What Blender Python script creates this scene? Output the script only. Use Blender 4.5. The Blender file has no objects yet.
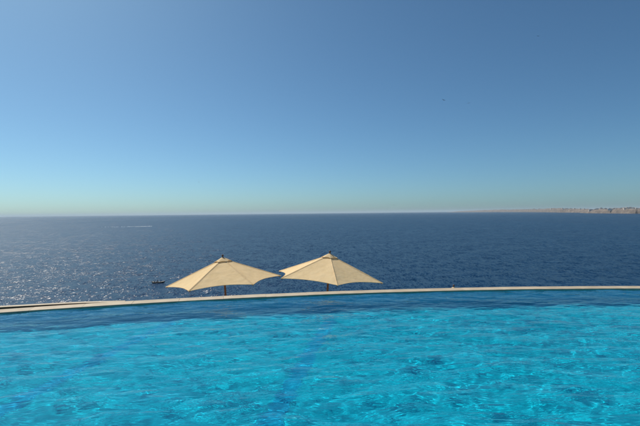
import bpy, bmesh, math, random
import numpy as np
from mathutils import Vector, Matrix

random.seed(7)
rng = np.random.default_rng(11)
S = bpy.context.scene
COL = S.collection
R = math.radians

# ------------------------------------------------------------------ camera
F = 426.67                       # focal length in pixels of a 640 wide frame (24 mm on 36 mm)
EYE = 1.6                        # eye height above the pool water
SEA_Z = -30.0
cam_d = bpy.data.cameras.new('camera')
cam_d.sensor_width = 36.0
cam_d.lens = 24.0
cam_d.clip_start = 0.05
cam_d.clip_end = 300000.0
cam = bpy.data.objects.new('camera', cam_d)
COL.objects.link(cam)
cam.location = (0, 0, EYE)
cam.rotation_euler = (R(90.0), R(0.62), 0)
S.camera = cam

# ------------------------------------------------------------------ sky and sun
SUN_AZ, SUN_EL = R(-47.0), R(49.0)          # azimuth measured from the view direction, minus = to the left
world = bpy.data.worlds.new('World')
S.world = world
world.use_nodes = True
wn = world.node_tree.nodes
wl = world.node_tree.links
bg = wn['Background']
sky = wn.new('ShaderNodeTexSky')
sky.sky_type = 'NISHITA'
sky.sun_disc = False
sky.sun_elevation = SUN_EL
sky.sun_rotation = SUN_AZ
sky.altitude = 30.0
sky.air_density = 0.7
sky.dust_density = 0.9
sky.ozone_density = 6.0
wb = wn.new('ShaderNodeMix')               # the photograph's cool white balance
wb.data_type = 'RGBA'
wb.blend_type = 'MULTIPLY'
wb.inputs[0].default_value = 1.0
wb.inputs[7].default_value = (0.73, 1.0, 0.97, 1)
wl.new(sky.outputs[0], wb.inputs[6])
wl.new(wb.outputs[2], bg.inputs[0])
bg.inputs[1].default_value = 0.097

sun_d = bpy.data.lights.new('sun', 'SUN')
sun_d.energy = 5.0
sun_d.angle = R(0.53)
sun_d.color = (1.0, 0.94, 0.84)
sun_d.cycles.is_caustics_light = True
sun = bpy.data.objects.new('sun', sun_d)
COL.objects.link(sun)
sdir = Vector((math.sin(SUN_AZ) * math.cos(SUN_EL), math.cos(SUN_AZ) * math.cos(SUN_EL), math.sin(SUN_EL)))
sun.rotation_euler = sdir.to_track_quat('Z', 'Y').to_euler()
sun.location = (-30, 30, 40)

S.view_settings.view_transform = 'Standard'
S.view_settings.look = 'None'
S.view_settings.gamma = 1.0
S.view_settings.use_curve_mapping = False
S.view_settings.exposure = 0.0
S.cycles.use_denoising = True
S.cycles.caustics_refractive = True
S.cycles.caustics_reflective = True
S.cycles.sample_clamp_indirect = 4.0
S.cycles.blur_glossy = 0.2
S.cycles.max_bounces = 10
S.cycles.transmission_bounces = 8
S.cycles.volume_bounces = 0

# ------------------------------------------------------------------ helpers
def obj(name, me, mat=None, parent=None, smooth=False):
    if isinstance(me, bmesh.types.BMesh):
        m = bpy.data.meshes.new(name)
        me.to_mesh(m)
        me.free()
        me = m
    if mat is not None and not me.materials:
        me.materials.append(mat)
    if smooth:
        me.polygons.foreach_set('use_smooth', [True] * len(me.polygons))
    o = bpy.data.objects.new(name, me)
    COL.objects.link(o)
    o.parent = parent
    return o

def pydata(name, v, f, mat=None, parent=None, smooth=False):
    me = bpy.data.meshes.new(name)
    me.from_pydata([tuple(p) for p in v], [], f)
    me.update()
    return obj(name, me, mat, parent, smooth)

def empty(name, loc=(0, 0, 0)):
    o = bpy.data.objects.new(name, None)
    o.empty_display_size = 0.2
    COL.objects.link(o)
    o.location = loc
    return o

def tag(o, label=None, cat=None, group=None, kind=None):
    if label: o['label'] = label
    if cat: o['category'] = cat
    if group: o['group'] = group
    if kind: o['kind'] = kind
    return o

def mat(name):
    m = bpy.data.materials.new(name)
    m.use_nodes = True
    nt = m.node_tree
    return m, nt, nt.nodes['Principled BSDF'], nt.nodes['Material Output']

def node(nt, t, **kw):
    n = nt.nodes.new(t)
    for k, v in kw.items():
        setattr(n, k, v)
    return n

def noise(nt, scale, detail=4, rough=0.55, vec=None, dist=0.0):
    n = node(nt, 'ShaderNodeTexNoise')
    n.inputs['Scale'].default_value = scale
    n.inputs['Detail'].default_value = detail
    n.inputs['Roughness'].default_value = rough
    n.inputs['Distortion'].default_value = dist
    if vec is not None:
        nt.links.new(vec, n.inputs['Vector'])
    return n

def ramp(nt, fac, stops):
    n = node(nt, 'ShaderNodeValToRGB')
    e = n.color_ramp.elements
    while len(e) < len(stops):
        e.new(0.5)
    for i, (p, c) in enumerate(stops):
        e[i].position = p
        e[i].color = (*c, 1)
    nt.links.new(fac, n.inputs[0])
    return n

def objcoord(nt, scale=(1, 1, 1), rotz=0.0):
    tc = node(nt, 'ShaderNodeTexCoord')
    mp = node(nt, 'ShaderNodeMapping')
    mp.inputs['Scale'].default_value = scale
    mp.inputs['Rotation'].default_value = (0, 0, rotz)
    nt.links.new(tc.outputs['Object'], mp.inputs['Vector'])
    return mp.outputs[0]

def bump(nt, height, strength, distance, normal=None):
    b = node(nt, 'ShaderNodeBump')
    b.inputs['Strength'].default_value = strength
    b.inputs['Distance'].default_value = distance
    nt.links.new(height, b.inputs['Height'])
    if normal is not None:
        nt.links.new(normal, b.inputs['Normal'])
    return b.outputs[0]

# ------------------------------------------------------------------ materials
def simple(name, c1, c2, scale, rough=0.7, bstr=0.0, bdist=0.01, detail=5):
    m, nt, b, out = mat(name)
    v = objcoord(nt)
    n = noise(nt, scale, detail, 0.6, v)
    r = ramp(nt, n.outputs['Fac'], [(0.3, c1), (0.7, c2)])
    nt.links.new(r.outputs[0], b.inputs['Base Color'])
    b.inputs['Roughness'].default_value = rough
    if bstr:
        nt.links.new(bump(nt, n.outputs['Fac'], bstr, bdist), b.inputs['Normal'])
    return m

M = {}
M['coping'] = simple('coping_stone', (0.37, 0.30, 0.21), (0.47, 0.395, 0.29), 5.0, 0.75, 0.3, 0.004)
def per_stone(m):
    # every coping stone has a slightly different tone
    nt = m.node_tree
    b = nt.nodes['Principled BSDF']
    src = b.inputs['Base Color'].links[0].from_socket
    oi = node(nt, 'ShaderNodeObjectInfo')
    r = ramp(nt, oi.outputs['Random'], [(0.0, (0.86, 0.85, 0.83)), (1.0, (1.05, 1.04, 1.02))])
    mx = node(nt, 'ShaderNodeMix', data_type='RGBA', blend_type='MULTIPLY')
    mx.inputs[0].default_value = 1.0
    nt.links.new(src, mx.inputs[6]); nt.links.new(r.outputs[0], mx.inputs[7])
    nt.links.new(mx.outputs[2], b.inputs['Base Color'])
per_stone(M['coping'])
M['render'] = simple('shaded_render', (0.05, 0.03, 0.018), (0.11, 0.07, 0.045), 3.0, 0.85)  # kerb sides: the gutter's shade is put into this dark brown
M['terrace'] = simple('terrace_stone', (0.38, 0.33, 0.26), (0.52, 0.46, 0.37), 1.5, 0.8)
M['rock'] = simple('cliff_rock', (0.22, 0.16, 0.11), (0.40, 0.31, 0.22), 0.3, 0.9, 0.6, 0.4)
M['wood'] = simple('parasol_wood', (0.10, 0.032, 0.014), (0.20, 0.07, 0.028), 18.0, 0.5)
M['finial'] = simple('finial_wood', (0.05, 0.020, 0.013), (0.10, 0.04, 0.024), 25.0, 0.4)
M['metal'] = simple('steel', (0.45, 0.45, 0.46), (0.55, 0.55, 0.56), 30.0, 0.35)

def canopy_mat():
    m, nt, b, out = mat('canopy_cloth')
    nt.nodes.remove(b)
    v = objcoord(nt)
    n = noise(nt, 6.0, 4, 0.6, v)
    r = ramp(nt, n.outputs['Fac'], [(0.3, (0.80, 0.60, 0.345)), (0.7, (0.85, 0.655, 0.40))])
    w = noise(nt, 3.0, 3, 0.5, v)
    nm = bump(nt, w.outputs['Fac'], 0.6, 0.05)
    d = node(nt, 'ShaderNodeBsdfDiffuse')
    t = node(nt, 'ShaderNodeBsdfTranslucent')
    mx = node(nt, 'ShaderNodeMixShader')
    mx.inputs[0].default_value = 0.27
    for s in (d, t):
        nt.links.new(r.outputs[0], s.inputs['Color'])
        nt.links.new(nm, s.inputs['Normal'])
    nt.links.new(d.outputs[0], mx.inputs[1])
    nt.links.new(t.outputs[0], mx.inputs[2])
    nt.links.new(mx.outputs[0], out.inputs['Surface'])
    return m
M['canopy'] = canopy_mat()

def tile_mat(name, c1, c2, c3):
    # mosaic of 25 mm glass tesserae: every one with its own tone, pale grout
    m, nt, b, out = mat(name)
    v = objcoord(nt)
    br = node(nt, 'ShaderNodeTexBrick')
    br.offset = 0.0
    br.inputs['Scale'].default_value = 1.0
    br.inputs['Brick Width'].default_value = 0.026
    br.inputs['Row Height'].default_value = 0.026
    br.inputs['Mortar Size'].default_value = 0.0015
    br.inputs['Color1'].default_value = (*c1, 1)
    br.inputs['Color2'].default_value = (*c2, 1)
    br.inputs['Mortar'].default_value = (*c3, 1)
    nt.links.new(v, br.inputs['Vector'])
    n = noise(nt, 0.7, 3, 0.5, v)
    r = ramp(nt, n.outputs['Fac'], [(0.3, (0.85, 0.9, 0.95)), (0.7, (1.0, 1.0, 1.0))])
    mx = node(nt, 'ShaderNodeMix', data_type='RGBA', blend_type='MULTIPLY')
    mx.inputs[0].default_value = 1.0
    nt.links.new(br.outputs['Color'], mx.inputs[6])
    nt.links.new(r.outputs[0], mx.inputs[7])
    nt.links.new(mx.outputs[2], b.inputs['Base Color'])
    b.inputs['Roughness'].default_value = 0.6
    b.inputs['Specular IOR Level'].default_value = 0.0
    return m
M['tile'] = tile_mat('pool_mosaic', (0.002, 0.405, 0.51), (0.003, 0.455, 0.56), (0.025, 0.455, 0.53))
M['tile_wall'] = tile_mat('wall_mosaic', (0.004, 0.46, 0.62), (0.005, 0.52, 0.68), (0.04, 0.52, 0.64))
M['tile_dark'] = tile_mat('lane_mosaic', (0.003, 0.325, 0.51), (0.004, 0.365, 0.55), (0.025, 0.39, 0.52))

def water_mat():
    m, nt, b, out = mat('pool_water')
    nt.nodes.remove(b)
    g = node(nt, 'ShaderNodeBsdfGlass')
    g.inputs['IOR'].default_value = 1.333
    g.inputs['Roughness'].default_value = 0.0
    g.inputs['Color'].default_value = (0.72, 0.96, 1.0, 1)
    n1 = noise(nt, 3.6, 4, 0.58, objcoord(nt, (0.42, 1.0, 1.0), -0.10), 0.5)
    nm = bump(nt, n1.outputs['Fac'], 1.0, 0.030)
    nt.links.new(nm, g.inputs['Normal'])
    nt.links.new(g.outputs[0], out.inputs['Surface'])
    return m
M['water'] = water_mat()

def sea_mat():
    m, nt, b, out = mat('sea_water')
    # wave slopes straight from vector noise, so that far waves keep their slope when a pixel spans many of them
    def slopes(scale, gain, stretch, rot, detail):
        n = noise(nt, scale, detail, 0.6, objcoord(nt, stretch, rot))
        sub = node(nt, 'ShaderNodeVectorMath', operation='SUBTRACT')
        sub.inputs[1].default_value = (0.5, 0.5, 0.5)
        nt.links.new(n.outputs['Color'], sub.inputs[0])
        mul = node(nt, 'ShaderNodeVectorMath', operation='MULTIPLY')
        mul.inputs[1].default_value = (gain, gain, 0.0)
        nt.links.new(sub.outputs[0], mul.inputs[0])
        return mul.outputs[0]
    def add(a_, b_):
        n = node(nt, 'ShaderNodeVectorMath', operation='ADD')
        nt.links.new(a_, n.inputs[0])
        if isinstance(b_, tuple): n.inputs[1].default_value = b_
        else: nt.links.new(b_, n.inputs[1])
        return n.outputs[0]
    big = noise(nt, 0.0022, 4, 0.55, objcoord(nt, (1.0, 0.30, 1.0), 0.1))
    gust = node(nt, 'ShaderNodeMapRange')           # wind lanes: rougher and calmer patches
    gust.inputs[1].default_value = 0.3; gust.inputs[2].default_value = 0.7
    gust.inputs[3].default_value = 0.78; gust.inputs[4].default_value = 1.18
    nt.links.new(big.outputs['Fac'], gust.inputs[0])
    def normal_of(sl):
        gs = node(nt, 'ShaderNodeVectorMath', operation='SCALE')
        nt.links.new(sl, gs.inputs[0]); nt.links.new(gust.outputs[0], gs.inputs['Scale'])
        nrm = node(nt, 'ShaderNodeVectorMath', operation='NORMALIZE')
        nt.links.new(add(gs.outputs[0], (0.0, 0.0, 1.0)), nrm.inputs[0])
        return nrm.outputs[0]
    swell = add(slopes(0.05, 0.45, (1.0, 1.6, 1.0), 0.5, 2), slopes(0.25, 1.0, (1.0, 0.9, 1.0), 0.35, 4))
    steep = add(swell, add(slopes(1.7, 2.5, (1.0, 0.36, 1.0), 0.15, 2), slopes(0.5, 1.0, (1.0, 0.28, 1.0), 0.2, 2)))
    r = ramp(nt, big.outputs['Fac'], [(0.35, (0.0002, 0.022, 0.066)), (0.65, (0.0003, 0.027, 0.077))])
    # broad unresolved chop, and the steeper wavelets that flash in the sun
    b2 = node(nt, 'ShaderNodeBsdfPrincipled')
    for sh, rough, spec, nr in ((b, 0.50, 0.16, normal_of(swell)), (b2, 0.23, 0.25, normal_of(steep))):
        sh.inputs['IOR'].default_value = 1.333
        sh.inputs['Specular IOR Level'].default_value = spec
        sh.inputs['Roughness'].default_value = rough
        nt.links.new(r.outputs[0], sh.inputs['Base Color'])
        nt.links.new(nr, sh.inputs['Normal'])
    mx = node(nt, 'ShaderNodeMixShader')
    mx.inputs[0].default_value = 0.55
    nt.links.new(b.outputs[0], mx.inputs[1])
    nt.links.new(b2.outputs[0], mx.inputs[2])
    nt.links.new(mx.outputs[0], out.inputs['Surface'])
    return m
M['sea'] = sea_mat()

# ------------------------------------------------------------------ sea, one sheet to the horizon
def make_sea():
    rad = 60000.0
    rings = [0, 120, 250, 500, 1000, 2500, 6000, 15000, 30000, rad]
    n = 96
    v, f = [(0, 0, 0)], []
    for r_ in rings[1:]:
        for k in range(n):
            a = 2 * math.pi * k / n
            v.append((r_ * math.cos(a), r_ * math.sin(a), 0))
    for k in range(n):
        f.append((0, 1 + k, 1 + (k + 1) % n))
    for j in range(len(rings) - 2):
        a, b = 1 + j * n, 1 + (j + 1) * n
        for k in range(n):
            f.append((a + k, b + k, b + (k + 1) % n, a + (k + 1) % n))
    o = pydata('sea', v, f, M['sea'])
    o.location = (0, 0, SEA_Z)
    tag(o, 'deep blue open sea glittering under the sun out to the horizon', 'sea', kind='structure')
make_sea()

# ------------------------------------------------------------------ swimming pool
PC = Vector((4.5, -22.4, 0))           # centre of the curved far edge
PR = 31.0
NEAR_Y = 0.9
DEPTH = 1.4
def floor_z(x):                         # the floor slopes down towards the right end
    return -(0.84 + 0.020 * x)
def arc(rad, a, z):                     # a measured from +y, positive towards +x
    return (PC.x + rad * math.sin(a), PC.y + rad * math.cos(a), z)
A_MAX = math.acos((NEAR_Y - PC.y) / PR) - 0.002

pool = empty('swimming_pool', (0, 0, 0))
tag(pool, 'turquoise infinity pool with a curved pale stone far edge', 'swimming pool', kind='structure')

def arc_solid(name, r0, r1, a0, a1, z0, z1, n, m, parent, bevel=0.0):
    v, f = [], []
    for i in range(n + 1):
        a = a0 + (a1 - a0) * i / n
        v += [arc(r0, a, z0), arc(r1, a, z0), arc(r1, a, z1), arc(r0, a, z1)]
    for i in range(n):
        b = i * 4
        for k in range(4):
            f.append((b + k, b + 4 + k, b + 4 + (k + 1) % 4, b + (k + 1) % 4))
    f.append((0, 1, 2, 3)); e = n * 4
    f.append((e + 3, e + 2, e + 1, e))
    bm = bmesh.new()
    vs = [bm.verts.new(p) for p in v]
    for q in f: bm.faces.new([vs[k] for k in q])
    bmesh.ops.recalc_face_normals(bm, faces=bm.faces)
    if bevel:
        ed = [e_ for e_ in bm.edges if len(e_.link_faces) == 2 and e_.calc_face_angle() > 0.5]
        bmesh.ops.bevel(bm, geom=ed, offset=bevel, segments=2, affect='EDGES', profile=0.5)
    return obj(name, bm, m, parent)

wall = arc_solid('pool_wall', PR, PR + 0.26, -A_MAX - 0.03, A_MAX + 0.03, -DEPTH - 0.3, -0.012, 160, M['tile_wall'], pool)
wall.cycles.is_caustics_receiver = True
x0, x1 = PC.x - PR * math.sin(A_MAX) - 0.3, PC.x + PR * math.sin(A_MAX) + 0.3
def slab(name, xa, xb, ya, yb, za, zb, m, parent):
    v = [(x, y, z) for z in (za, zb) for y in (ya, yb) for x in (xa, xb)]
    f = [(0, 2, 3, 1), (4, 5, 7, 6), (0, 1, 5, 4), (2, 6, 7, 3), (0, 4, 6, 2), (1, 3, 7, 5)]
    return pydata(name, v, f, m, parent)
# floor: a disc segment that ends inside the walls
fv = [(x0, NEAR_Y - 0.1, floor_z(x0)), (x1, NEAR_Y - 0.1, floor_z(x1))]
for i in range(121):
    a = A_MAX - 2 * A_MAX * i / 120
    q = arc(PR + 0.1, a, 0)
    fv.append((q[0], q[1], floor_z(q[0])))
floor = pydata('pool_floor', fv, [tuple(range(len(fv)))], M['tile'], pool)
floor.cycles.is_caustics_receiver = True
nw = slab('pool_wall', x0, x1, NEAR_Y - 0.3, NEAR_Y, -DEPTH - 0.3, -0.012, M['tile_wall'], pool)
nw.cycles.is_caustics_receiver = True
# blue lane lines laid in the floor
for k in (-2, -1, 0):
    xm = -0.30 + 2.65 * k
    dx = 0.20
    y0, y1 = 2.0, 7.4 + 0.12 * k
    h = 0.10
    p = [(xm + dx * (y0 - 5) - h, y0), (xm + dx * (y0 - 5) + h, y0), (xm + dx * (y1 - 5) + h, y1), (xm + dx * (y1 - 5) - h, y1)]
    l = pydata('lane_line', [(a, b, floor_z(a) + 0.004) for a, b in p], [(0, 1, 2, 3)], M['tile_dark'], pool)
    l.cycles.is_caustics_receiver = True

# coping stones along the curved edge
N_ST = 56
da = 2 * A_MAX / N_ST
stone = None
COPE_T = 0.022
for i in range(N_ST):
    a = -A_MAX + da * i
    g = 0.0006 / PR
    if stone is None:
        stone = arc_solid('coping_stone', PR - 0.012, PR + 0.275, -da / 2 + g, da / 2 - g, -0.05, COPE_T, 4, M['coping'], None, 0.004)
        # move the mesh to a local frame turning about the arc centre
        for vv in stone.data.vertices: vv.co = vv.co - PC
        o = stone
    else:
        o = stone.copy()
        COL.objects.link(o)
    o.location = (PC.x, PC.y, random.uniform(-0.0015, 0.0015))
    o.rotation_euler = (0, 0, -(a + da / 2))
    o.parent = pool

# outer kerb of the overflow gutter, leaving the coping towards the left end
def kerb():
    n = 60
    v, f = [], []
    a0, a1 = -A_MAX, -0.262
    for i in range(n + 1):
        a = a0 + (a1 - a0) * i / n
        t = (-0.262 - a) / 0.059
        gap = 0.275 + 0.14 * (t if t < 1 else 1 + 1.2 * math.tanh((t - 1) / 1.2))
        w = 0.13
        top = 0.012 + 0.018 * min(1.0, t / 0.4)
        for rr, z in ((PR + gap, -2.1), (PR + gap + w, -2.1), (PR + gap + w, top), (PR + gap, top)):
            v.append(arc(rr, a, z))
    for i in range(n):
        b = i * 4
        for k in range(4):
            f.append((b + k, b + (k + 1) % 4, b + 4 + (k + 1) % 4, b + 4 + k))
    e = n * 4
    f += [(3, 2, 1, 0), (e, e + 1, e + 2, e + 3)]
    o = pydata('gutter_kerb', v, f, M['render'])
    bm = bmesh.new(); bm.from_mesh(o.data)
    bmesh.ops.recalc_face_normals(bm, faces=bm.faces); bm.to_mesh(o.data); bm.free()
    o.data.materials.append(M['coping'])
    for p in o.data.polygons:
        if p.normal.z > 0.9: p.material_index = 1  # pale stone on top; the sides keep the painted shade
    tag(o, 'narrow kerb with sides coloured dark for shade beyond the dark gutter outside the pool coping', 'kerb')
kerb()

# near deck that the camera stands on
dk = slab('pool_deck', x0 - 4, x1 + 4, -6.0, NEAR_Y - 0.002, -0.4, 0.03, M['terrace'], None)
tag(dk, 'pale stone deck along the near side of the pool', 'deck', kind='structure')

# water surface: real waves on a grid clipped to the pool outline
def make_water():
    xs = np.concatenate([np.arange(x0, -8.5, 0.09), np.arange(-8.5, 9.5, 0.022), np.arange(9.5, x1, 0.09)])
    nv = 350
    X = np.repeat(xs[:, None], nv, 1)
    lim = PR + 0.02
    ytop = PC.y + np.sqrt(np.maximum(lim ** 2 - (xs - PC.x) ** 2, 0))
    ytop = np.maximum(ytop, NEAR_Y + 0.0)
    t = np.linspace(0, 1, nv)[None, :]
    Y = (NEAR_Y - 0.02) + (ytop[:, None] - NEAR_Y + 0.02) * t
    Z = np.zeros_like(X)
    nwave = 110
    lam = np.exp(rng.uniform(math.log(0.09), math.log(1.3), nwave))
    ang = R(96) + rng.normal(0, R(1), nwave) * np.where(lam < 0.5, 32, 42)
    slope = 0.0088 * np.where(lam < 0.2, (lam / 0.2) ** 0.8, 1.0) * np.where(lam > 0.7, 0.8, 1.0)
    amp = slope * lam / (2 * math.pi) * rng.uniform(0.6, 1.4, nwave)
    ph = rng.uniform(0, 2 * math.pi, nwave)
    # gusts: slow variation of ripple strength over the pool
    gust = 1 + 0.2 * np.sin(0.55 * X + 0.8 * Y + 1.0) * np.sin(0.9 * Y - 0.35 * X + 2.0)
    for l_, a_, s_, p_ in zip(lam, ang, amp, ph):
        k = 2 * math.pi / l_
        q = k * (math.cos(a_) * X + math.sin(a_) * Y) + p_
        w = s_ * (np.cos(q) + 0.12 * np.cos(2 * q))
        Z += w * gust if l_ < 0.8 else w
    nx = len(xs)
    V = np.stack([X, Y, Z], -1).reshape(-1, 3)
    idx = np.arange(nx * nv).reshape(nx, nv)
    Q = np.stack([idx[:-1, :-1], idx[1:, :-1], idx[1:, 1:], idx[:-1, 1:]], -1).reshape(-1, 4)
    me = bpy.data.meshes.new('pool_water')
    me.vertices.add(len(V)); me.vertices.foreach_set('co', V.ravel())
    me.loops.add(Q.size); me.loops.foreach_set('vertex_index', Q.ravel())
    me.polygons.add(len(Q)); me.polygons.foreach_set('loop_start', np.arange(len(Q)) * 4)
    me.update(calc_edges=True)
    o = obj('pool_water', me, M['water'], None, True)
    o.cycles.is_caustics_caster = True
    tag(o, 'rippling clear turquoise water filling the pool', 'water', kind='structure')
make_water()

# ------------------------------------------------------------------ terraces and cliff below the pool
def band(name, r0, r1, z0, z1, m, label, cat):
    o = arc_solid(name, r0, r1, -0.62, 0.62, z0, z1, 90, m, None)
    tag(o, label, cat, kind='structure')
band('terrace', PR + 0.262, PR + 5.2, -2.6, -2.1, M['terrace'], 'stone terrace below the far edge of the pool', 'terrace')
band('lower_terrace', PR + 5.2, PR + 10.0, -3.9, -3.2, M['terrace'], 'lower stone terrace at the top of the cliff', 'terrace')
def cliff():
    v, f = [], []
    n, mrow = 90, 16
    prof = [(PR - 18, -2.61), (PR + 5.1, -2.61), (PR + 5.3, -3.91), (PR + 10.4, -3.92)]
    for j in range(1, mrow):
        t = j / (mrow - 1)
        prof.append((PR + 10.4 + 26 * t ** 1.3, -3.92 - 29 * t ** 0.75))
    for i in range(n + 1):
        a = -0.75 + 1.5 * i / n
        for j, (r_, z) in enumerate(prof):
            d = 0 if j < 4 else 1
            v.append(arc(r_ + d * random.uniform(-1.0, 1.0), a, z - d * random.uniform(0, 0.8)))
    w = len(prof)
    for i in range(n):
        for j in range(w - 1):
            f.append((i * w + j, i * w + j + 1, (i + 1) * w + j + 1, (i + 1) * w + j))
    o = pydata('cliff', v, f, M['rock'])
    tag(o, 'rough brown rock cliff falling from the terraces to the sea', 'cliff', kind='structure')
cliff()

# ------------------------------------------------------------------ parasols
def lathe(prof, n=14):
    v, f = [], []
    for r_, z in prof:
        for k in range(n):
            a = 2 * math.pi * k / n
            v.append((r_ * math.cos(a), r_ * math.sin(a), z))
    for j in range(len(prof) - 1):
        for k in range(n):
            f.append((j * n + k, j * n + (k + 1) % n, (j + 1) * n + (k + 1) % n, (j + 1) * n + k))
    f.append(tuple(range(n - 1, -1, -1)))
    f.append(tuple((len(prof) - 1) * n + k for k in range(n)))
    return v, f

def tube(pts, rad, n=8):
    v, f = [], []
    pts = [Vector(p) for p in pts]
    for i, p in enumerate(pts):
        d = (pts[min(i + 1, len(pts) - 1)] - pts[max(i - 1, 0)]).normalized()
        u = d.orthogonal().normalized(); w = d.cross(u)
        if i:
            u = (pu - d * pu.dot(d)).normalized(); w = d.cross(u)
        pu = u
        for k in range(n):
            a = 2 * math.pi * k / n
            v.append(p + rad * (math.cos(a) * u + math.sin(a) * w))
    for i in range(len(pts) - 1):
        for k in range(n):
            f.append((i * n + k, i * n + (k + 1) % n, (i + 1) * n + (k + 1) % n, (i + 1) * n + k))
    f.append(tuple(range(n - 1, -1, -1))); f.append(tuple((len(pts) - 1) * n + k for k in range(n)))
    return v, f

def panel(R0, R1, z0, z1, a0, a1, scallop, sag, nu=14, nv=12):
    """cloth stretched between two ribs; the hem is pulled inwards between the tips"""
    v, f, hem = [], [], []
    for j in range(nv + 1):
        for i in range(nu + 1):
            u = i / nu
            q = 4 * u * (1 - u)
            t = (j / nv) * (1 - scallop * q)
            rr = R0 + (R1 - R0) * t
            zz = z0 + (z1 - z0) * t
            pa = Vector((rr * math.cos(a0), rr * math.sin(a0), zz))
            pb = Vector((rr * math.cos(a1), rr * math.sin(a1), zz))
            p = pa.lerp(pb, u)
            p.z -= sag * q * math.sin(math.pi * min(1, t) * 0.62) * 0.5
            v.append(p)
            if j == nv: hem.append(p.copy())
    for j in range(nv):
        for i in range(nu):
            a = j * (nu + 1) + i
            f.append((a, a + nu + 1, a + nu + 2, a + 1))
    return v, f, hem

def make_parasol(apex, rise, rot, tilt, base_z, label, seed):
    """apex: top of the cloth; tilt: horizontal lean of the canopy axis"""
    rnd = random.Random(seed)
    RT = 1.53
    root = empty('parasol', (0, 0, 0))
    tag(root, label, 'parasol', 'cream parasols on the terraces below the pool')
    n = Vector((tilt[0], tilt[1], 1)).normalized()
    e1 = Vector((0, 1, 0)).cross(n).normalized()
    e2 = n.cross(e1)
    rotm = Matrix((e1, e2, n)).transposed()
    length = (apex[2] - base_z) / n.z
    foot = Vector(apex) - n * length
    root.location = foot
    root.rotation_euler = rotm.to_euler()
    top = length
    # canopy panels
    for k in range(6):
        a0 = rot + math.pi / 3 * k; a1 = a0 + math.pi / 3
        v, f, hem = panel(0.13, RT, top - 0.085 - 0.005, top - rise, a0, a1, 0.102 + rnd.uniform(-0.02, 0.02), 0.05 + rnd.uniform(-0.015, 0.02))
        c = pydata('canopy_panel', v, f, M['canopy'], root, True)
        hv, hf = tube(hem, 0.006, 6)
        pydata('hem', hv, hf, M['canopy'], c, True)
        d = Vector((math.cos(a0), math.sin(a0), 0))
        # sewn pocket over the rib: a low ridge running from the vent to the tip
        cn = Vector((math.cos(a0 + 2 * math.pi / 3), math.sin(a0 + 2 * math.pi / 3), 0))
        cp = Vector((math.cos(a0 - 2 * math.pi / 3), math.sin(a0 - 2 * math.pi / 3), 0))
        pv_, pf_ = [], []
        for i in range(9):
            t = 0.03 + 0.975 * i / 8
            rr_ = 0.13 + (RT - 0.13) * t
            P = d * rr_ + Vector((0, 0, top - 0.09 + (0.09 - rise) * t))
            wv = 0.026 * (1 + 0.25 * math.sin(9 * t + k))
            pv_ += [P + cn * wv + Vector((0, 0, 0.0015)), P + Vector((0, 0, 0.010)) + d * 0.002, P + cp * wv + Vector((0, 0, 0.0015)), P - Vector((0, 0, 0.008))]
        for i in range(8):
            for q_ in range(4):
                pf_.append((i * 4 + q_, i * 4 + (q_ + 1) % 4, i * 4 + 4 + (q_ + 1) % 4, i * 4 + 4 + q_))
        pf_ += [(0, 1, 2, 3), (35, 34, 33, 32)]
        pydata('rib_pocket', pv_, pf_, M['canopy'], c)
        # rib under the cloth and its strut to the slider
        ra = d * 0.05 + Vector((0, 0, top - 0.10)); rb = d * (RT - 0.02) + Vector((0, 0, top - rise - 0.022))
        rv, rf = tube([ra, rb], 0.011, 6)
        rib = pydata('rib', rv, rf, M['wood'], root)
        sv, sf = tube([ra.lerp(rb, 0.5), d * 0.05 + Vector((0, 0, top - rise + 0.06))], 0.008, 6)
        pydata('strut', sv, sf, M['wood'], rib)
    # vent cap with a raised, slightly flared hem
    cap = None
    for k in range(6):
        a0 = rot + math.pi / 3 * k; a1 = a0 + math.pi / 3
        v, f, hem = panel(0.018, 0.235, top + 0.004, top - 0.112, a0, a1, 0.14, -0.008, 10, 6)
        c = pydata('vent_cap', v, f, M['canopy'], root, True)
        hv, hf = tube(hem, 0.007, 6)
        pydata('hem', hv, hf, M['canopy'], c, True)
        # toggle that holds the cap down on the rib
        d = Vector((math.cos(a0), math.sin(a0), 0))
        tv, tf = tube([d * 0.225 + Vector((0, 0, top - 0.135)), d * 0.225 + Vector((0, 0, top - 0.105))], 0.011, 6)
        pydata('toggle', tv, tf, M['wood'], c)
    fv_, ff_ = lathe([(0.020, top - 0.03), (0.024, top + 0.004), (0.026, top + 0.012), (0.016, top + 0.020), (0.020, top + 0.03),
                      (0.030, top + 0.046), (0.029, top + 0.06), (0.018, top + 0.076), (0.004, top + 0.082)], 14)
    pydata('finial', fv_, ff_, M['finial'], root, True)
    pv, pf = lathe([(0.028, 0.0), (0.028, top - 0.05)], 14)
    pydata('pole', pv, pf, M['wood'], root, True)
    hv, hf = lathe([(0.03, top - 0.16), (0.06, top - 0.15), (0.06, top - 0.09), (0.03, top - 0.08)], 14)
    pydata('hub', hv, hf, M['wood'], root)
    hv, hf = lathe([(0.031, top - rise + 0.02), (0.055, top - rise + 0.03), (0.055, top - rise + 0.09), (0.031, top - rise + 0.10)], 14)
    pydata('slider', hv, hf, M['wood'], root)
    bv, bf = lathe([(0.26, 0.0), (0.27, 0.02), (0.27, 0.06), (0.24, 0.085), (0.06, 0.09), (0.045, 0.30), (0.031, 0.30)], 24)
    pydata('base', bv, bf, M['terrace'], root)
    return root

make_parasol((-2.656, 11.598, 0.423), 0.651, R(174) + 0.273, (-0.069, 0.025), -2.1,
             'open cream parasol tilted beside a matching one, its left panel brightly lit', 1)
make_parasol((0.258, 11.70, 0.486), 0.640, R(157), (0.075, 0.023), -2.1,
             'upright cream parasol whose front seam faces the pool, rising slightly higher than its neighbour', 2)
make_parasol((4.05, 13.0, -0.705), 0.64, R(15), (0.0, 0.02), -3.2,
             'parasol hidden behind the pool coping but for its dark wooden finial', 3)

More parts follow.
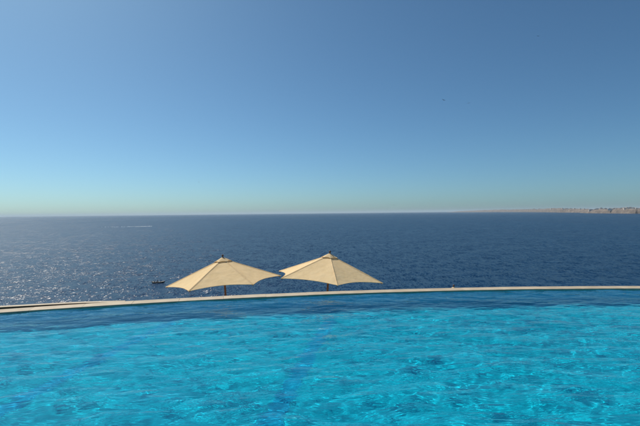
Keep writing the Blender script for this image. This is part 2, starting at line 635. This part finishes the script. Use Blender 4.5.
# ------------------------------------------------------------------ far coast
def px2w(x, Y):
    return (x - 320.0) / F * Y

def smooth_noise(n, seed, k=9):
    r_ = np.random.default_rng(seed)
    out = np.zeros(n)
    t = np.linspace(0, 1, n)
    for o_ in range(1, k):
        out += np.sin(2 * math.pi * (2 ** (o_ * 0.75)) * t + r_.uniform(0, 6.28)) / (1.5 ** o_)
    return out

def coast_mat(name, c1, c2, c3):
    m, nt, b, out = mat(name)
    n1 = noise(nt, 0.012, 6, 0.65, objcoord(nt, (1, 1, 2.5)))
    r = ramp(nt, n1.outputs['Fac'], [(0.30, c1), (0.5, c2), (0.70, c3)])
    nt.links.new(r.outputs[0], b.inputs['Base Color'])
    b.inputs['Roughness'].default_value = 0.95
    return m
M['coast'] = coast_mat('coast_rock', (0.09, 0.070, 0.057), (0.15, 0.118, 0.096), (0.24, 0.19, 0.155))

coast_tops = []
def coast(name, pts, seed, label, depth):
    """pts: (column in the 640 wide frame, distance, height over the sea)"""
    n = 160
    xs = np.linspace(pts[0][0], pts[-1][0], n)
    Yd = np.interp(xs, [p[0] for p in pts], [p[1] for p in pts])
    H = np.interp(xs, [p[0] for p in pts], [p[2] for p in pts])
    nz = smooth_noise(n, seed); nz2 = smooth_noise(n, seed + 5)
    rough = np.convolve(np.random.default_rng(seed + 2).normal(0, 1, n), [0.3, 0.5, 0.3], 'same')
    Yd = Yd * (1 + 0.012 * nz2 + 0.0012 * rough)
    H = np.maximum(0.5, H * (1 + 0.10 * nz + 0.05 * rough))
    v, f = [], []
    prof = [(0, -0.05), (0.01, 0.18), (0.03, 0.55), (0.06, 0.78), (0.25, 0.86), (0.6, 1.0), (1.0, 0.9), (1.05, -0.05)]
    rr = np.random.default_rng(seed + 9)
    for i in range(n):
        for d, h in prof:
            y = Yd[i] + d * depth
            x = px2w(xs[i], Yd[i]) * (y / Yd[i])
            jig = rr.uniform(-0.03, 0.03) if 0 < h < 0.95 else 0
            v.append((x, y, SEA_Z + H[i] * (h + jig)))
    w = len(prof)
    for i in range(n - 1):
        for j in range(w - 1):
            f.append((i * w + j, (i + 1) * w + j, (i + 1) * w + j + 1, i * w + j + 1))
    o = pydata(name, v, f, M['coast'])
    tag(o, label, 'coast', kind='structure')
    return xs, Yd, H

fx_, fY, fH = coast('far_coast', [(446, 19000, 4), (462, 17000, 50), (480, 15000, 78), (520, 10500, 80), (560, 6200, 62), (585, 5400, 55), (600, 5200, 40)], 3,
      'low hazy brown coastline along the horizon', 1500)
cx_, cY, cH = coast('cape', [(580, 4900, 2), (586, 4400, 34), (600, 4000, 46), (630, 3400, 44), (680, 2900, 46), (760, 2500, 44)], 4,
      'nearer tan rock cape crowded with pale buildings', 700)

# block buildings of the town on the cape
M['plaster'] = simple('plaster', (0.60, 0.52, 0.44), (0.70, 0.62, 0.54), 0.2, 0.9)
M['plaster_grey'] = simple('plaster_grey', (0.50, 0.46, 0.42), (0.58, 0.54, 0.50), 0.2, 0.9)
M['plaster_white'] = simple('plaster_white', (0.72, 0.69, 0.62), (0.80, 0.77, 0.71), 0.2, 0.9)
M['dark_glass'] = simple('window_glass', (0.03, 0.04, 0.05), (0.05, 0.06, 0.07), 1.0, 0.2)
def block_mesh(name, w, d, h, storeys, m):
    bm = bmesh.new()
    def box(x0_, x1_, y0_, y1_, z0_, z1_, mi=0):
        vs = [bm.verts.new((x, y, z)) for z in (z0_, z1_) for y in (y0_, y1_) for x in (x0_, x1_)]
        for q in ((0, 2, 3, 1), (4, 5, 7, 6), (0, 1, 5, 4), (2, 6, 7, 3), (0, 4, 6, 2), (1, 3, 7, 5)):
            bm.faces.new([vs[k] for k in q]).material_index = mi
    sh = h / storeys
    box(-w / 2, w / 2, -d / 2, d / 2, -6, h)
    box(-w / 2 - 0.3, w / 2 + 0.3, -d / 2 - 0.3, d / 2 + 0.3, h, h + 0.9)
    box(-w * 0.15, w * 0.12, -d * 0.1, d * 0.3, h + 0.9, h + 3.4)
    for s in range(storeys):
        k = max(2, int(w / 5))
        for i in range(k):
            xm = -w / 2 + (i + 0.5) * w / k
            box(xm - 0.6, xm + 0.6, -d / 2 - 0.06, -d / 2 + 0.1, s * sh + 0.9, s * sh + sh - 0.6, 1)
    me = bpy.data.meshes.new(name)
    bm.to_mesh(me); bm.free()
    me.materials.append(m); me.materials.append(M['dark_glass'])
    return me
kinds = [block_mesh('house', 14, 11, 7, 2, M['plaster']), block_mesh('house', 20, 12, 10, 3, M['plaster_grey']),
         block_mesh('house', 11, 10, 6.5, 2, M['plaster_white'])]
labels = ['small tan block house on the far cape', 'grey three storey block on the far cape', 'small white house on the far cape']
for i in range(66):
    t = rng.uniform(0.05, 0.98)
    px = 585 + (665 - 585) * t
    y0_ = float(np.interp(px, cx_, cY)); hh = float(np.interp(px, cx_, cH))
    d = rng.uniform(0.04, 0.40)
    y = y0_ + d * 700
    z = SEA_Z + hh * float(np.interp(d, [0.03, 0.06, 0.25, 0.6], [0.55, 0.78, 0.86, 1.0])) - 1.5
    k = int(rng.choice([0, 0, 1, 2]))
    o = bpy.data.objects.new('house', kinds[k]); COL.objects.link(o)
    o.location = (px2w(px, y), y, z)
    o.rotation_euler = (0, 0, -math.atan2(px - 320, F) + rng.uniform(-0.4, 0.4))
    tag(o, labels[k], 'house', ['tan houses of the town on the cape', 'grey blocks of the town on the cape', 'white houses of the town on the cape'][k])
for i in range(34):
    px = rng.uniform(500, 588)
    y0_ = float(np.interp(px, fx_, fY)); hh = float(np.interp(px, fx_, fH))
    d = rng.uniform(0.04, 0.4)
    y = y0_ + d * 1500
    o = bpy.data.objects.new('house', kinds[2 if i % 3 else 0]); COL.objects.link(o)
    o.scale = (1.5, 1.3, 1.5)
    o.location = (px2w(px, y), y, SEA_Z + hh * float(np.interp(d, [0.03, 0.06, 0.25, 0.6], [0.55, 0.78, 0.86, 1.0])) - 1.5)
    o.rotation_euler = (0, 0, -math.atan2(px - 320, F) + rng.uniform(-0.4, 0.4))
    tag(o, 'pale speck of a house on the low hazy coast beyond the cape' if i % 3 else 'tan speck of a house on the low hazy coast beyond the cape', 'house',
        'pale houses along the far coast' if i % 3 else 'tan houses along the far coast')
me = block_mesh('hotel', 60, 14, 9, 3, M['plaster_white'])
o = bpy.data.objects.new('hotel', me); COL.objects.link(o)
yh = float(np.interp(612, cx_, cY)) + 30
o.location = (px2w(612, yh), yh, SEA_Z + 0.66 * float(np.interp(612, cx_, cH)))
o.rotation_euler = (0, 0, -math.atan2(612 - 320, F))
tag(o, 'long pale low building near the cliff edge of the far cape', 'building')

# ------------------------------------------------------------------ boats
def paint(name, c, rough=0.5):
    return simple(name, tuple(k * 0.85 for k in c), c, 4.0, rough)
M['hull_dark'] = paint('dark_rubber', (0.025, 0.03, 0.035))
M['skin'] = paint('skin', (0.36, 0.20, 0.13))
M['cloth_dark'] = paint('dark_cloth', (0.02, 0.025, 0.04))
M['cloth_pale'] = paint('pale_cloth', (0.55, 0.52, 0.50))
M['cloth_blue'] = paint('blue_cloth', (0.10, 0.16, 0.32))
M['white_gel'] = paint('white_gelcoat', (0.78, 0.78, 0.78), 0.3)
M['foam'] = simple('foam', (0.75, 0.78, 0.80), (0.85, 0.87, 0.88), 3.0, 0.9)

def person(loc, rz, cloth, label, scale=1.0):
    """seated figure: skinned skeleton, one body mesh"""
    me = bpy.data.meshes.new('person')
    J = {'pelvis': (0, 0, 0.10), 'waist': (0.02, 0, 0.30), 'chest': (0.05, 0, 0.50), 'neck': (0.07, 0, 0.63), 'head': (0.10, 0, 0.74), 'crown': (0.10, 0, 0.84),
         'ls': (0.06, 0.19, 0.56), 'le': (0.14, 0.25, 0.32), 'lh': (0.36, 0.18, 0.27), 'rs': (0.06, -0.19, 0.56), 're': (0.14, -0.25, 0.32), 'rh': (0.36, -0.18, 0.27),
         'lk': (0.44, 0.13, 0.24), 'la': (0.46, 0.13, -0.14), 'lt': (0.64, 0.14, -0.18), 'rk': (0.44, -0.13, 0.24), 'ra': (0.46, -0.13, -0.14), 'rt': (0.64, -0.14, -0.18)}
    E_ = [('pelvis', 'waist'), ('waist', 'chest'), ('chest', 'neck'), ('neck', 'head'), ('head', 'crown'), ('chest', 'ls'), ('ls', 'le'), ('le', 'lh'),
          ('chest', 'rs'), ('rs', 're'), ('re', 'rh'), ('pelvis', 'lk'), ('lk', 'la'), ('la', 'lt'), ('pelvis', 'rk'), ('rk', 'ra'), ('ra', 'rt')]
    rad = {'pelvis': 0.16, 'waist': 0.14, 'chest': 0.16, 'neck': 0.06, 'head': 0.10, 'crown': 0.08, 'ls': 0.075, 'le': 0.05, 'lh': 0.04, 'rs': 0.075, 're': 0.05, 'rh': 0.04,
           'lk': 0.075, 'la': 0.05, 'lt': 0.04, 'rk': 0.075, 'ra': 0.05, 'rt': 0.04}
    names = list(J)
    me.from_pydata([J[k] for k in names], [(names.index(a), names.index(b)) for a, b in E_], [])
    o = obj('person', me, cloth)
    o.modifiers.new('skin', 'SKIN'); o.modifiers.new('sub', 'SUBSURF').levels = 1
    for i, k in enumerate(names):
        sv = me.skin_vertices[0].data[i]
        sv.radius = (rad[k], rad[k]); sv.use_root = (k == 'pelvis')
    o.location = loc; o.rotation_euler = (0, 0, rz); o.scale = (scale,) * 3
    hv, hf = lathe([(0.04, 0.74), (0.112, 0.76), (0.118, 0.82), (0.09, 0.89), (0.03, 0.92)], 10)
    hr = pydata('hair', [(x + 0.085, y, z) for x, y, z in hv], hf, M['cloth_dark'], o, True)
    tag(o, label, 'person', 'people seated in the dark boat')
    return o

def hull_mesh(L, W, H, n=20, bow=2.2):
    """closed pointed hull with deck"""
    v, f = [], []
    for i in range(n + 1):
        t = i / n
        x = -L / 2 + L * t
        w = W / 2 * (1 - max(0, (t - 0.45) / 0.55) ** bow) * (0.85 + 0.15 * min(1, t / 0.2)) + 0.01
        sh = H * (0.85 + 0.35 * t ** 2)
        v += [(x, -w, sh), (x, -w * 0.85, sh * 0.35), (x, 0, -0.25 * H), (x, w * 0.85, sh * 0.35), (x, w, sh)]
    for i in range(n):
        for k in range(4):
            a = i * 5 + k
            f.append((a, a + 1, a + 6, a + 5))
        f.append((i * 5 + 4, i * 5, i * 5 + 5, i * 5 + 9))
    f.append((4, 3, 2, 1, 0)); e = n * 5; f.append((e, e + 1, e + 2, e + 3, e + 4))
    return v, f

def dinghy():
    Y = 31.6 * F / 68.2
    X = px2w(157.8, Y)
    root = empty('rowing_boat', (X, Y, SEA_Z))
    root.rotation_euler = (0, 0, R(12))
    tag(root, 'low dark boat carrying people on the sea by the tilted parasol', 'boat')
    # inflatable tubes: a U of thick tube, floor, engine
    pts = []
    for i in range(9): pts.append((-2.6 + 3.6 * i / 8, -0.75, 0.30))
    for i in range(1, 12):
        a = -math.pi / 2 + math.pi * i / 12
        pts.append((1.0 + 1.7 * math.cos(a), 0.75 * math.sin(a), 0.30 + 0.22 * math.cos(a)))
    for i in range(9): pts.append((1.0 - 3.6 * i / 8, 0.75, 0.30))
    v, f = tube(pts, 0.27, 12)
    pydata('hull', v, f, M['hull_dark'], root, True)
    v, f = hull_mesh(4.6, 1.3, 0.28)
    pydata('floor_board', v, f, M['hull_dark'], root)
    for x in (-1.2, 0.3):
        v = [(x + a, b, c) for c in (0.40, 0.46) for b in (-0.6, 0.6) for a in (-0.13, 0.13)]
        pydata('thwart', v, [(0, 2, 3, 1), (4, 5, 7, 6), (0, 1, 5, 4), (2, 6, 7, 3), (0, 4, 6, 2), (1, 3, 7, 5)], M['cloth_pale'], root)
    v, f = lathe([(0.10, -0.4), (0.10, 0.35), (0.20, 0.40), (0.22, 0.75), (0.16, 0.92), (0.05, 0.96)], 12)
    pydata('outboard_motor', [(x - 2.75, y, z) for x, y, z in v], f, M['hull_dark'], root, True)
    mt = Matrix.Translation(root.location) @ Matrix.Rotation(R(12), 4, 'Z')
    for (x, y, z), rz, cl, lab in (((-2.15, 0.2, 0.42), 0.2, 'cloth_dark', 'person in dark clothes seated at the stern of the dark boat'),
                                   ((-1.2, -0.25, 0.44), 0.1, 'cloth_pale', 'person in pale top seated amidships in the dark boat'),
                                   ((-0.3, 0.25, 0.44), 2.6, 'cloth_dark', 'person in dark clothes facing the stern in the dark boat'),
                                   ((1.2, 0.0, 0.62), 3.0, 'cloth_blue', 'person in blue top sitting high at the bow of the dark boat')):
        person(mt @ Vector((x, y, z)), R(12) + rz, M[cl], lab, 1.05)
dinghy()

def motorboat():
    Y = 31.6 * F / 11.6
    X = px2w(149.5, Y)
    root = empty('motorboat', (X, Y, SEA_Z))
    root.rotation_euler = (0, 0, R(4))
    tag(root, 'tiny white motorboat trailing a wake far out on the sea', 'motorboat')
    root.scale = (0.7, 0.7, 0.7)
    v, f = hull_mesh(9, 3.0, 1.2)
    pydata('hull', v, f, M['white_gel'], root)
    v = []
    for z, x0_, x1_, w in ((1.1, -2.7, 1.9, 1.2), (2.1, -2.5, 0.9, 1.0), (2.25, -2.8, 0.7, 1.1)):
        v += [(x0_, -w, z), (x1_, -w, z), (x1_, w, z), (x0_, w, z)]
    f = [(3, 2, 1, 0), (8, 9, 10, 11)]
    for j in (0, 4):
        for k in range(4): f.append((j + k, j + (k + 1) % 4, j + 4 + (k + 1) % 4, j + 4 + k))
    cab = pydata('cabin', v, f, M['white_gel'], root)
    v = [(1.75, -1.08, 1.35), (1.75, 1.08, 1.35), (1.12, 1.0, 2.0), (1.12, -1.0, 2.0), (1.6, -1.05, 1.35), (1.6, 1.05, 1.35), (1.0, 0.95, 2.0), (1.0, -0.95, 2.0)]
    pydata('windscreen', v, [(0, 1, 2, 3), (7, 6, 5, 4), (0, 4, 5, 1), (2, 6, 7, 3), (1, 5, 6, 2), (0, 3, 7, 4)], M['dark_glass'], cab)
    # foam of the wake: scattered low flecks spreading behind the stern
    rr = np.random.default_rng(5)
    v, f = [], []
    L = 130.0
    for i in range(420):
        t = rr.uniform(0, 1) ** 3.2
        if rr.uniform() < 0.25 * t: continue
        x = 3 - L * t
        side = rr.choice([-1, 1, 0])
        y = side * (1.5 + 9 * t) + rr.normal(0, 3.5 + 6.0 * t)
        s = rr.uniform(0.5, 1.6) * (1 - 0.55 * t); sy = s * rr.uniform(0.5, 0.9)
        z = 0.1 + rr.uniform(0, 1.0) * (1 - t) ** 3
        b = len(v)
        for k in range(6):
            a = math.pi / 3 * k
            q = rr.uniform(0.6, 1.2)
            v.append((x + 1.5 * s * q * math.cos(a), y + sy * q * math.sin(a), 0.03))
        v.append((x, y, z + 0.1))
        for k in range(6): f.append((b + k, b + (k + 1) % 6, b + 6))
    w = pydata('wake', v, f, M['foam'])
    w.location = root.location; w.rotation_euler = root.rotation_euler
    tag(w, 'thin white wake of foam behind the far motorboat', 'wake', kind='stuff')
motorboat()

# ------------------------------------------------------------------ birds
M['plumage'] = paint('grey_plumage', (0.10, 0.12, 0.14), 0.8)
def bird(px, py, dist, span, yaw, bank, label, group):
    """gull gliding on bent wings"""
    q = Vector(((px - 320.0) / F, 1.0, -(py - 213.0 - 0.0108 * (320 - px)) / F)) * dist
    root = empty('bird', (q.x, q.y, q.z + EYE))
    root.rotation_euler = (bank, 0, yaw); root.scale = (span,) * 3
    tag(root, label, 'bird', group)
    bv, bf = lathe([(0.004, -0.20), (0.03, -0.15), (0.055, -0.04), (0.058, 0.06), (0.035, 0.14), (0.032, 0.18), (0.02, 0.21), (0.004, 0.25)], 10)
    pydata('body', [(z, y, x) for x, y, z in bv], bf, M['plumage'], root, True)
    for sgn in (-1, 1):
        st = [(0.0, 0.03, 0.09, 0.03), (0.22, 0.10, 0.10, 0.025), (0.38, 0.05, 0.075, 0.015), (0.5, -0.04, 0.02, 0.006)]
        v, f = [], []
        for y, x, c, t in st:
            z = 0.02 + 0.30 * y if y < 0.25 else 0.095 - 0.10 * (y - 0.25)
            v += [(x + c, sgn * y, z), (x, sgn * y, z + t), (x - c, sgn * y, z), (x, sgn * y, z - t * 0.4)]
        for i in range(3):
            for k in range(4):
                f.append((i * 4 + k, i * 4 + (k + 1) % 4, i * 4 + 4 + (k + 1) % 4, i * 4 + 4 + k))
        f += [(0, 1, 2, 3), (15, 14, 13, 12)]
        pydata('wing', v, f, M['plumage'], root)
    v = [(-0.18, -0.02, 0.01), (-0.18, 0.02, 0.01), (-0.32, 0.06, 0.0), (-0.32, -0.06, 0.0), (-0.18, 0, -0.01), (-0.32, 0, -0.008)]
    pydata('tail', v, [(0, 1, 2, 3), (0, 3, 5, 4), (1, 4, 5, 2), (0, 4, 1), (2, 5, 3)], M['plumage'], root)
bird(445, 100, 140, 1.25, 1.9, 0.25, 'one of two small birds flying close together high over the sea', 'pair of birds high in the sky')
bird(470, 103, 145, 1.25, 1.5, -0.3, 'one of two small birds flying close together high over the sea', 'pair of birds high in the sky')
bird(540, 36, 200, 1.2, 1.3, 0.3, 'lone tiny bird in the darkest upper part of the sky', 'single birds over the sea')
bird(394, 205, 220, 1.2, 1.8, 0.2, 'lone tiny bird flying just above the sea horizon', 'single birds over the sea')
bird(199, 182, 240, 1.2, 1.2, -0.3, 'lone tiny bird low in the hazy pale sky on the sunny side', 'single birds over the sea')

# ------------------------------------------------------------------ haze over the sea
def haze():
    lo, hi, rad = SEA_Z - 4.5, 140.0, 61000.0
    o = slab('haze', -rad, rad, -rad, rad, lo, hi, None, None)
    m = bpy.data.materials.new('haze')
    m.use_nodes = True
    nt = m.node_tree
    nt.nodes.clear()
    out = node(nt, 'ShaderNodeOutputMaterial')
    pv = node(nt, 'ShaderNodeVolumePrincipled')
    pv.inputs['Color'].default_value = (0.70, 0.85, 0.97, 1)
    pv.inputs['Density'].default_value = 3.2e-5
    pv.inputs['Anisotropy'].default_value = 0.1
    nt.links.new(pv.outputs[0], out.inputs['Volume'])
    o.data.materials.append(m)
    tag(o, 'thin pale sea haze softening the horizon and the far coast', 'haze', kind='stuff')
haze()
